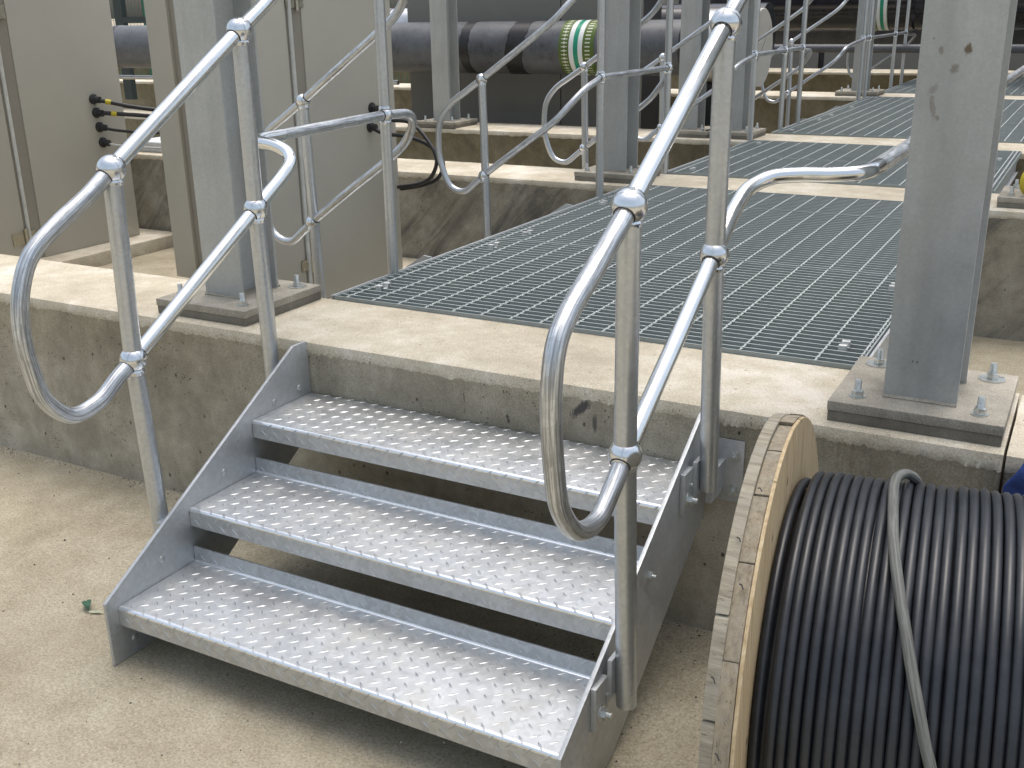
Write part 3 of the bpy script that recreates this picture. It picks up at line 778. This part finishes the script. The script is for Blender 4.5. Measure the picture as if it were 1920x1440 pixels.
def side_rail(y, corner_y, label, big=True, dx=0):
    """handrail of a side stair dropping to the left of the gratings, in a plane of constant y"""
    X0 = -.785+dx; t = thing('side_stair_handrail', (X0, y, 0), label, 'handrail', 'handrails of the side stairs left of the gratings')
    zl, zu = .755, 1.235; sg = 16 if big else 10; r = .0165; pr = .0205
    m = MB(); m.tube([(X0+.02, y, .10), (X0, y, zu-.02)], pr, sg); m.build('post', M['tube'], t)
    for z in (zl, zu): ballset(t, (X0, y, z), (0, 0, 1), (.83, 0, .56), pr*1.4, pr)
    c = corner_y; s = 1 if c > y else -1
    if abs(c-y) < .08: bend = [(X0+.40, y, 1.035), (X0+.48, y+s*.01, 1.12), (X0+.525, y+(c-y)*.5, 1.19), (XP, c, 1.232)]
    elif s > 0: bend = [(X0+.395, y, 1.030), (X0+.465, y+.03, 1.105), (X0+.515, y+.12, 1.185), (XP, c, 1.232)]
    else: bend = [(X0+.395, y+.01, 1.030), (X0+.465, y+.02, 1.095), (X0+.52, y-.01, 1.165), (XP, y-.06, 1.205), (XP, c, 1.214)]
    zc = bend[-1][2]
    m = MB(); m.tube(catmull([(X0, y, zl), (X0+.2, y, zl+.14)]+bend, 6), r, sg); m.build('lower_rail', M['tube_worn'], t)
    m = MB(); m.tube(catmull([(X0, y, zu), (X0+.2, y, zu+.135)]+[(a, b, d+.475) for a, b, d in bend], 6), r, sg); m.build('top_rail', M['tube_worn'], t)
    m = MB(); m.tube(catmull([(X0, y, zu), (X0-.10, y, zu-.065), (X0-.19, y, zu-.125), (X0-.255, y, zu-.21), (X0-.272, y, zu-.32), (X0-.262, y, zu-.43), (X0-.21, y, zu-.545), (X0-.125, y, zu-.572), (X0-.055, y, zu-.525), (X0, y, zl)], 6), r, sg)
    m.build('end_loop', M['tube'], t)
    return t
side_rail(1.02, .815, 'side stair handrail in front of the beige cabinet doors')
side_rail(2.43, 2.70, 'side stair handrail with open loop in front of the black pipe')
side_rail(3.66, 3.65, 'side stair handrail looping just left of the second beam column')
side_rail(4.97, 5.38, 'side stair handrail between the second and third beam columns')
side_rail(7.05, 6.74, 'side stair handrail passing under the grey capped duct', False)
side_rail(8.45, 9.18, 'side stair handrail right of the grey capped duct', False)
side_rail(12.4, 11.7, 'farthest side stair handrail, beside the big column', False)
# side stairs (only stringer tops show over the grating edge)
def side_stair(y0, y1, label):
    t = thing('side_steps', (-.3, y0, 0), label, 'steps', 'side steps left of the gratings')
    for y in (y0, y1):
        m = MB(); m.prism([(-.262, .30), (-.262, .640), (-.30, .644), (-1.05, .155), (-1.05, 0), (-.80, 0)], y-.004, y+.004, lambda a, b, h: (a, h, b))
        m.build('stringer', M['steel'], t)
    for i in range(3):
        m = MB(); x = -.50-.26*i; z = .47-.157*i; m.box(x-.03, x+.24, y0+.005, y1-.005, z-.04, z); m.build('tread', M['tread'], t)
side_stair(1.10, 2.40, 'side steps whose stringer tips rise beside the first gratings'); side_stair(3.75, 4.93, 'side steps between the second and third beams')
side_stair(7.1, 8.4, 'side steps between the third and fourth beams')

# ------------------------------------------------------------------ cable drum
DC = Vector((1.649, -.753, .452)); PH = .101; TAU = .03
DA = Vector((math.cos(PH)*math.cos(TAU), math.sin(PH)*math.cos(TAU), math.sin(TAU))); DB = Vector((-math.sin(PH), math.cos(PH), 0)); DZ = DA.cross(DB)
RF = .452; LEN = .64
def dpt(s, a, rad): return DC+DA*s+(DB*math.cos(a)+DZ*math.sin(a))*rad
drum = thing('cable_drum', (DC.x, DC.y, 0), 'wooden cable drum wound with black cable, standing against the beam', 'cable drum')
def clip_strip(c0, c1, rad, n=14):
    """outline of the part of a circle between c0<q<c1, in (p,q)"""
    c0 = max(c0, -rad*.999); c1 = min(c1, rad*.999); pts = []
    for i in range(n+1):
        q = c0+(c1-c0)*i/n; pts.append((math.sqrt(max(rad*rad-q*q, 0)), q))
    for i in range(n+1):
        q = c1+(c0-c1)*i/n; pts.append((-math.sqrt(max(rad*rad-q*q, 0)), q))
    return pts
def flange_layer(s0, s1, rad, ang, n, mat, gap=.0012, jit=.004):
    w = 2*rad/n
    ca, sa = math.cos(ang), math.sin(ang)
    for i in range(n):
        rj = rad+random.uniform(-jit, jit*.3); ds = random.uniform(-.0008, .0008)
        poly = clip_strip(-rad+w*i+gap, -rad+w*(i+1)-gap, rj)
        m = MB()
        m.prism(poly, s0+ds, s1+ds, lambda p, q, h: DC+DA*h+DB*(p*ca-q*sa)+DZ*(p*sa+q*ca))
        m.build('flange_plank', M[mat], drum, smooth=False, bevel=.0012)
# left flange: three plank layers, fresh pine innermost
flange_layer(-.050, -.0305, RF-.001, R(8), 8, 'oldwood2', jit=.008, gap=.002)
flange_layer(-.030, -.0065, RF-.002, R(98), 8, 'oldwood', jit=.007, gap=.002)
flange_layer(-.006, .0, RF-.003, R(72), 5, 'pine', jit=.002)
flange_layer(LEN, LEN+.016, RF-.001, R(60), 6, 'pine'); flange_layer(LEN+.017, LEN+.038, RF, R(98), 6, 'oldwood'); flange_layer(LEN+.0385, LEN+.058, RF, R(8), 6, 'oldwood2')
m = MB(); m.lathe([(.0005, .18), (LEN-.0005, .18)], DC, DA, 40); m.build('core', M['oldwood'], drum)
# winding: one helix of cable, many turns
PC = .0166; RC = .3485
m = MB(); pts = []; turns = int((LEN-.02)/PC); per = 64
s = .0105
for i in range(-28, turns*per+1):
    k = i/per; w = k-math.floor(k)
    # each turn runs square then steps over near the bottom back
    st = math.floor(k)+(0 if w < .72 else (w-.72)/.28)
    ss = .0095+PC*st+(.007 if st >= 1 else 0)+.0012*noise.noise(Vector((st*2.3, w*2, 0)))+.0006*math.sin(k*1.7)
    if st < 1.0: rad = RC-.015
    else: rad = RC+.0022*noise.noise(Vector((st*3.1, w*3, 4)))+.001*math.sin(k*6.28*2+k)
    pts.append(dpt(ss, math.pi*1.0-w*2*math.pi+math.pi*.5*0, rad))
m.tube(pts, PC*.497, 10); m.build('cable_winding', M['cable'], drum)
m = MB(); pts2 = [dpt(.012+ (LEN-.024)*i/(22*48), -i/48*2*math.pi, RC-.018) for i in range(22*48)]
m.tube(pts2, .012, 8); m.build('inner_cable_layer', M['cable'], drum)
# loose tail of cable lying over the winding
LP = [(1.822, -.615, .780), (1.817, -.628, .803), (1.804, -.645, .817), (1.795, -.675, .822), (1.795, -.71, .822), (1.801, -.752, .818), (1.819, -.846, .801), (1.835, -.902, .778), (1.851, -.946, .752),
      (1.869, -.985, .718), (1.886, -1.018, .681), (1.903, -1.044, .642), (1.919, -1.063, .601), (1.932, -1.075, .569), (1.95, -1.09, .50)]
m = MB(); m.tube(catmull(LP, 6), .0083, 16); m.build('loose_cable_tail', M['cable_dusty'], drum)
# nails in the rim
m = None
for k, (s, a) in enumerate(((-.024, R(112)), (-.038, R(124)), (-.022, R(133)), (-.042, R(150)), (-.026, R(163)), (-.040, R(171)), (-.026, R(184)))):
    m = MB(); p = dpt(s, a, RF+.001); q = dpt(s+.007, a+.018, RF+.004); m.tube([p, (p+q)/2+Vector((0, 0, .003)), q], .0011, 6); m.build('bent_nail', M['darksteel'], drum)

# ------------------------------------------------------------------ blue cloth over the wall
def cloth():
    m = MB(); nx, ny = 46, 40; vs = []
    for j in range(ny+1):
        v = j/ny
        for i in range(nx+1):
            u_ = i/nx; x = 1.932+.62*u_+.22*(1-u_)*max(0, .62-v)
            # drape path: from top of wall over the edge, hanging down its face
            s = v*.40+.03*(1-u_)*0
            f1 = noise.noise(Vector((x*9, s*5, 0)))*.030+noise.noise(Vector((x*24, s*14, 4)))*.020
            fold = .012*math.sin(x*42+s*9+2*noise.noise(Vector((x*5, s*5, 2))))
            if s < .18: y, z = .16-s, H+.006+.006*math.sin(math.pi*min(1, s/.18*1.1))+f1*.5+fold*.3
            else: y, z = -.022-abs(f1)-abs(fold)*.8, H+.006-(s-.18)
            vs.append((x, y, max(z, H+.004) if s < .17 else z))
    m.add(vs, [(j*(nx+1)+i, j*(nx+1)+i+1, (j+1)*(nx+1)+i+1, (j+1)*(nx+1)+i) for j in range(ny) for i in range(nx)])
    o = m.build('blue_cloth', M['blue'], angle=180)
    md = o.modifiers.new('thick', 'SOLIDIFY'); md.thickness = .003
    tag(o, 'crumpled blue work cloth draped over the beam edge behind the cable drum', 'cloth')
cloth()
# yellow tape roll on the column base at the right edge
t = thing('tape_roll', (1.70, 3.47, H+.05), 'small yellow roll with dark core lying on a column base at the right edge', 'tape roll')
m = MB(); ring = [(-.03, .045), (-.03, .062), (.03, .062), (.03, .045)]
m.lathe([(-.028, .04), (-.03, .045), (-.03, .068), (.03, .068), (.03, .045), (.028, .04)], (1.757, 3.30, H+.05+.068), (.8, -.6, 0), 24); m.build('roll', M['yellow'], t)
m = MB(); m.lathe([(-.034, .03), (-.034, .036), (.034, .036), (.034, .03)], (1.757, 3.30, H+.05+.068), (.8, -.6, 0), 20); m.build('core', simple('brown_core', (.12, .04, .02)), t)

# ------------------------------------------------------------------ beige cabinets left
def hinge(parent, x, y, z, s=1.0):
    m = MB(); m.box(x, x+.006, y-.075*s, y-.012*s, z-.03*s, z+.03*s); m.box(x, x+.006, y+.012*s, y+.055*s, z-.03*s, z+.03*s)
    m.tube([(x+.010, y, z-.045*s), (x+.010, y, z+.045*s)], .010*s, 10)
    h = mesh_part(m.build('hinge', M['hinge'], parent))
    for yy in (-.06, -.03, .035):
        for zz in (-.018, .018):
            q = MB(); q.sphere((x+.006, y+yy*s, z+zz*s), .004*s, 8, 4); q.build('screw', M['hinge'], h)
def cabinet(x, y0, yh, y1, zb, zt, depth, label):
    """front faces +X; door seam with seal rod and hinges at yh"""
    t = thing('equipment_cabinet', (x-depth/2, (y0+y1)/2, zb), label, 'cabinet', 'tall beige equipment cabinets')
    m = MB(); m.box(x-depth, x-.04, y0, y1, zb, zt); m.build('carcass', M['beige'], t, bevel=.003)
    m = MB(); m.box(x-.04, x-.006, yh-.045, yh+.07, zb, zt); m.build('door_recess', M['beige_dark'], t)
    m = MB(); m.box(x-.039, x, y0, yh-.05, zb, zt); m.build('door', M['beige'], t, bevel=.004)
    m = MB(); m.box(x-.039, x, yh+.072, y1, zb, zt); m.build('door', M['beige'], t, bevel=.004)
    m = MB(); m.tube([(x+.001, yh-.022, zb+.09), (x+.001, yh-.022, zt-.02)], .012, 10); m.build('seal_rod', M['rod'], t)
    return t
cb = cabinet(-1.58, 1.45, 1.955, 2.80, .09, 2.3, .26, 'beige cabinet behind the left column, with hinged doors and cables from its side')
hinge(cb, -1.579, 1.945, .31); hinge(cb, -1.579, 1.985, 1.62)
ca = cabinet(-3.93, .9, 2.06, 2.935, .09, 2.3, .7, 'leftmost beige cabinet, with black cables leaving its right door')
hinge(ca, -3.929, 2.01, .24, 1.3); hinge(ca, -3.929, 2.05, 1.60, 1.3)
for (X_, a, b, l) in ((-1.50, .6, 3.12, 'low sandy concrete plinth under the cabinet behind the left column'), (-3.72, .6, 3.12, 'low sandy concrete plinth under the leftmost cabinet')):
    m = MB(); m.box(X_-.85, X_, a, b, -.01, .088); tag(m.build('cabinet_plinth', M['conc_top'], bevel=.006), l, 'plinth', 'plinths under the cabinets')
# narrow free edge panel seen between the two cabinets
t = thing('narrow_cabinet', (-2.70, 2.3, .08), 'narrow beige cabinet end with a dark side gap, left of the near column', 'cabinet')
m = MB(); m.box(-2.765, -2.60, 2.13, 2.45, .08, 2.3); m.build('end_panel', M['beige'], t, bevel=.004)
m = MB(); m.box(-2.60, -2.545, 2.15, 2.45, .08, 2.3); m.build('door_edge', M['beige_dark'], t, bevel=.003)
m = MB(); m.box(-2.545, -2.53, 2.16, 2.45, .08, 2.3); m.build('seal_strip', M['black'], t)
m = MB(); m.box(-2.53, -2.44, 2.18, 2.45, .08, 2.3); m.build('door_face', M['beige'], t, bevel=.003)
# cables
def cable(name, pts, r, label, mat='black', group=None, glands=()):
    m = MB(); m.tube(catmull(pts, 8), r, 10)
    t = thing(name, pts[0], label, 'cable', group); m.build('sheath', M[mat], t)
    return t
CG = 'black cables leaving the leftmost cabinet'
for (y, z, pts, r, l, tagd) in (
    (2.69, 1.045, [(-3.93, 2.69, 1.045), (-3.86, 2.73, 1.03), (-3.70, 2.85, .985), (-3.35, 3.05, .93), (-2.9, 3.1, .88)], .014, 'uppermost black cable with yellow tag from the leftmost cabinet', True),
    (2.70, .955, [(-3.93, 2.70, .957), (-3.84, 2.75, .95), (-3.60, 2.9, .925), (-3.30, 3.05, .88), (-2.9, 3.08, .80)], .014, 'second black cable with yellow tag from the leftmost cabinet', True),
    (2.71, .86, [(-3.93, 2.71, .862), (-3.80, 2.78, .835), (-3.55, 2.9, .82), (-3.3, 3.02, .86), (-2.9, 3.06, .85)], .010, 'third, thinner black cable from the leftmost cabinet', False),
    (2.72, .74, [(-3.93, 2.72, .76), (-3.80, 2.78, .735), (-3.5, 2.95, .71), (-3.2, 3.0, .72)], .007, 'lowest thin grey cable from the leftmost cabinet', False)):
    t = cable('control_cable', pts, r, l, 'black' if r > .008 else 'rod', CG)
    m = MB(); m.lathe([(-.01, .034), (.012, .034), (.018, .022), (.05, .022)], pts[0], (1, .3, -.1), 16); m.build('cable_gland', M['black'], t)
    if tagd:
        p = Vector(pts[1]); m = MB(); m.lathe([(0, .017), (.035, .017)], p, Vector(pts[2])-p, 12); m.build('yellow_tag', M['yellow'], t)
for (pts, l) in (([(-1.58, 2.573, 1.06), (-1.50, 2.60, 1.0), (-1.36, 2.62, .985), (-1.24, 2.60, .90), (-1.17, 2.58, .80), (-1.22, 2.6, .70), (-1.34, 2.66, .645), (-1.55, 2.75, .60)], 'upper black cable looping out of the beige cabinet door'),
                 ([(-1.58, 2.548, .962), (-1.50, 2.57, .925), (-1.36, 2.60, .91), (-1.23, 2.62, .86), (-1.155, 2.62, .78), (-1.20, 2.64, .69), (-1.33, 2.68, .635), (-1.55, 2.78, .585)], 'lower black cable looping out of the beige cabinet door')):
    t = cable('control_cable', pts, .011, l, 'black', 'black cables looping from the cabinet behind the left column')
    m = MB(); m.lathe([(-.006, .032), (.006, .032), (.010, .02), (.04, .02)], pts[0], (1, 0, -.1), 16); m.build('grommet', M['black'], t)
# white metal box on the second beam in the left gap
t = thing('white_box', (-3.83, 3.36, H), 'shallow white metal box on the second beam, seen between the cabinets', 'box')
m = MB(); m.box(-4.20, -3.50, 3.24, 3.50, H, H+.055); m.build('body', M['white'], t, bevel=.006)
m = MB(); m.box(-4.22, -3.48, 3.22, 3.52, H+.055, H+.075); m.build('lid', M['white'], t, bevel=.004)
# dark cabinets behind the black pipe
t = thing('dark_cabinet_row', (-2.6, 6.7, 0), 'row of beige cabinet panels coloured as if in shade behind the black pipe', 'cabinet')
xs = [-4.02, -3.62, -2.14, -1.78]
m = MB(); m.box(-3.98, -1.62, 6.62, 7.1, 0, 2.6); m.build('carcass', M['black'], t)
for a, b in ((-4.0, -3.55), (-3.54, -2.375), (-2.365, -1.60)):
    m = MB(); m.box(a, b, 6.58, 6.615, .02, 2.6); m.build('door_panel', M['panel_dark'], t, bevel=.003)

# ------------------------------------------------------------------ pipes
def pipe(name, x0, x1, y, z, r, mat, label, cat='pipe', bands=(), seg=48, group='large pipes along the beams'):
    t = thing(name, ((x0+x1)/2, y, z), label, cat, group)
    n = 24
    m = MB(); m.tube([(x0+(x1-x0)*i/n, y, z) for i in range(n+1)], r, seg); m.build('pipe_wall', M[mat], t)
    for bx, bw, tilt in bands:
        m = MB(); ring = []; ns = 40
        for k in range(ns+1): pass
        vs = []; fs = []
        for k in range(ns):
            a = 2*math.pi*k/ns; jag = .012*noise.noise(Vector((k*.9, bx, 0))); jag2 = .02*noise.noise(Vector((k*.7, bx, 5)))
            for (xx, rr) in ((bx-bw+jag, r+.0005), (bx-bw+jag+.004, r+.004), (bx+bw+jag2, r+.004), (bx+bw+jag2+.004, r+.0005)):
                vs.append((xx+tilt*math.sin(a), y+rr*math.cos(a), z+rr*math.sin(a)))
        for k in range(ns):
            for q in range(3): fs.append((k*4+q, k*4+q+1, ((k+1) % ns)*4+q+1, ((k+1) % ns)*4+q))
        m.add(vs, fs); m.build('weld_band', M['pipe_band'], t)
    return t
pm = pipe('black_pipe', -11, -1.02, 6.15, 1.255, .218, 'pipe', 'black coated pipe with green and white arrow wrap', bands=((-3.00, .045, 0), (-2.50, .085, .03), (-7.4, .03, .01)))
WX = -1.95
m = MB(); m.tube([(-.125+.32*i/8, 0, 0) for i in range(9)], .2225, 64, cap=False)
wr = m.build('arrow_wrap', M['wrap'], pm); wr.location = Vector((WX, 6.15, 1.255))-wpos(pm)
m = MB(); m.lathe([(0, .25), (.03, .25), (.03, .24), (.06, .24)], (-1.02, 6.15, 1.255), (1, 0, 0), 40); m.build('end_flange', M['pipe_gloss'], pm)
# silver insulated pipe above/behind
ps = pipe('clad_pipe', -7.4, -4.2, 7.6, 1.44, .16, 'clad', 'short silver clad pipe peeping over the black pipe beside the post')
m = MB(); m.lathe([(-.01, .163), (.01, .163)], (-4.85, 7.6, 1.44), (1, 0, 0), 32); m.build('joint_band', M['darksteel'], ps)
pipe('thin_silver_pipe', -9, -3.95, 6.3, .93, .022, 'clad', 'thin silver pipe just below the black pipe', seg=12)
for (x0, x1, y, z, r, mt, l) in ((-3.2, 9, 12.2, 1.62, .36, 'pipe_gloss', 'large black pipe in the shade far behind the fourth beam'),
        (-3.2, 9, 11.6, 1.06, .05, 'pipe', 'thin clad pipe below the far black pipe'), (-3.2, 9, 13.4, 1.2, .22, 'pipe', 'dark pipe low in the far background'),
        (-3.2, 9, 12.6, 2.3, .30, 'pipe_gloss', 'upper black pipe in the far background'), (-2.6, 9, 9.95, 1.45, .0, None, None)):
    if mt: pipe('far_pipe', x0, x1, y, z, r, mt, l, seg=24)
# short black pipe stub right of the second beam column
m2 = pipe('black_pipe', -3.6, -1.15, 8.9, 1.30, .30, 'pipe_gloss', 'glossy black pipe in the shade left of the grey capped duct')
# grey capped duct
du = thing('capped_duct', (-.8, 7.3, 1.2), 'grey duct with a round flat end cap facing right', 'duct')
m = MB(); m.lathe([(-.62, .325), (0, .325)], (-.78, 7.35, 1.215), (1, 0, 0), 64); m.build('shell', M['clad'], du)
m = MB(); m.lathe([(0, .333), (.018, .333), (.022, .328)], (-.78, 7.35, 1.215), (1, 0, 0), 64); cp = mesh_part(m.build('end_cap', M['disc'], du))
m = MB(); m.box(-.7575, -.7565, 7.05, 7.65, 1.213, 1.218, T=Matrix.Translation((0, 7.35, 1.215)) @ Matrix.Rotation(R(38), 4, 'X') @ Matrix.Translation((0, -7.35, -1.215))); m.build('seam', M['black'], cp)
m = MB(); m.lathe([(-.02, .329), (-.004, .329)], (-.80, 7.35, 1.215), (1, 0, 0), 64); m.build('rolled_band', M['clad'], du)
m = MB(); m.box(-1.25, -1.05, 7.2, 7.5, 0, .91); m.build('stand', M['darksteel'], du)

# far green wrap on the far pipe
m = MB(); m.tube([(-.10+.2*i/6, 0, 0) for i in range(7)], .366, 48, cap=False)
fw = m.build('arrow_wrap', M['wrap']); 
for o in bpy.data.objects:
    if o.get('label', '').startswith('large black pipe in the shade far'): fw.parent = o; fw.location = Vector((-.62, 12.2, 1.62))-wpos(o)

# ------------------------------------------------------------------ far structures
def frame_box(name, x0, x1, y, z0, z1, label, mat, cat):
    pass
# dark plant building behind
t = thing('plant_building', (4, 17, 0), 'dark plant building closing off the far background', 'building')
m = MB(); m.box(-6.5, 18, 17, 22, 0, 6.5); m.build('wall', M['darksteel'], t)
for i in range(12):
    m = MB(); m.box(-6.4+i*2, -6.4+i*2+1.9, 16.96, 16.995, .1, 6.4); m.build('wall_panel', M['panel_dark'], t)
# pipe-rack portals above the beams (between columns, overhead)
for y, l in ((.222, 'first'), (3.39, 'second'), (5.66, 'third'), (10.02, 'fourth')):
    t = thing('rack_girder', (0, y, 4.2), f'overhead galvanised girder joining the columns of the {l} beam', 'girder', 'overhead rack girders')
    m = MB(); m.box(-9, 6, y-.08, y+.08, 4.2, 4.212); m.box(-9, 6, y-.08, y+.08, 4.39, 4.402); m.box(-9, 6, y-.005, y+.005, 4.212, 4.39); m.build('girder_beam', M['column'], t)
t = thing('reflection_tray', (.55, 6, 4.45), 'unseen overhead tray added to darken a stripe in the rail reflections', 'reflection tray')  # out of view, added so the rails reflect a dark stripe
m = MB(); m.box(.20, .80, -1.2, 14, 4.42, 4.424); m.build('tray_base', M['column'], t)
for x in (.20, .797):
    m = MB(); m.box(x, x+.003, -1.2, 14, 4.424, 4.50); m.build('tray_side', M['column'], t)
# mesh fence far left
def fence(x0, x1, y, h, label, step=.09):
    t = thing('mesh_fence', (x0, y, 0), label, 'fence')
    m = MB(); x = x0
    while x < x1:
        m.box(x-.0028, x+.0028, y-.003, y+.003, .1, h); x += step
    z = .1
    while z < h:
        m.box(x0, x1, y-.0055, y-.001, z-.003, z+.003); z += .2
    o = m.build('wire_mesh', M['mesh'], t, smooth=False); o['kind'] = 'stuff'
    x = x0
    while x <= x1:
        m = MB(); m.box(x-.035, x+.035, y+.004, y+.06, 0, h+.05); m.build('fence_post', M['green'], t); x += 2.5
fence(-22, -6.6, 13.2, 2.4, 'green welded mesh fence beyond the pipes, far left')
# low window-like frame in the left gap (gantry frame before the fence)
t = thing('access_frame', (-9.2, 8.2, 0), 'dark green rectangular frame above the pipe in the left gap', 'frame')
for (a, b, c, d) in ((-9.75, -9.6, .5, 2.4), (-8.88, -8.74, .5, 2.4), (-9.6, -8.88, 1.48, 1.56), (-9.6, -8.88, 2.2, 2.3)):
    m = MB(); m.box(a, b, 8.2, 8.28, c, d); m.build('frame_member', M['darkframe'], t)

# ------------------------------------------------------------------ leaf scrap and pale scrap on the ground
t = thing('leaf_scrap', (-.29, -.68, 0), 'small curled green leaf scrap on the ground left of the steps', 'leaf')
m = MB(); vs = []
for i in range(13):
    q = i/12; w = .010*math.sin(math.pi*min(1, q*1.05))+.0015; c = Vector((-.318+.05*q, -.665-.035*q, .004+.012*math.sin(q*3)))
    vs += [c+Vector((w*.5, w, .004)), c, c-Vector((w*.5, w, -.004))]
m.add(vs, [(i*3+k, i*3+k+1, i*3+4+k, i*3+3+k) for i in range(12) for k in (0, 1)]); m.build('green_blade', M['leaf'], t)
m = MB(); vs = []
for i in range(9):
    q = i/8; c = Vector((-.268+.04*q, -.70+.016*q, .004)); w = .005*math.sin(math.pi*q)+.001
    vs += [c+Vector((0, w, .002)), c-Vector((0, w, -.001))]
m.add(vs, [(i*2, i*2+1, i*2+3, i*2+2) for i in range(8)]); m.build('pale_tip', M['leafpale'], t)
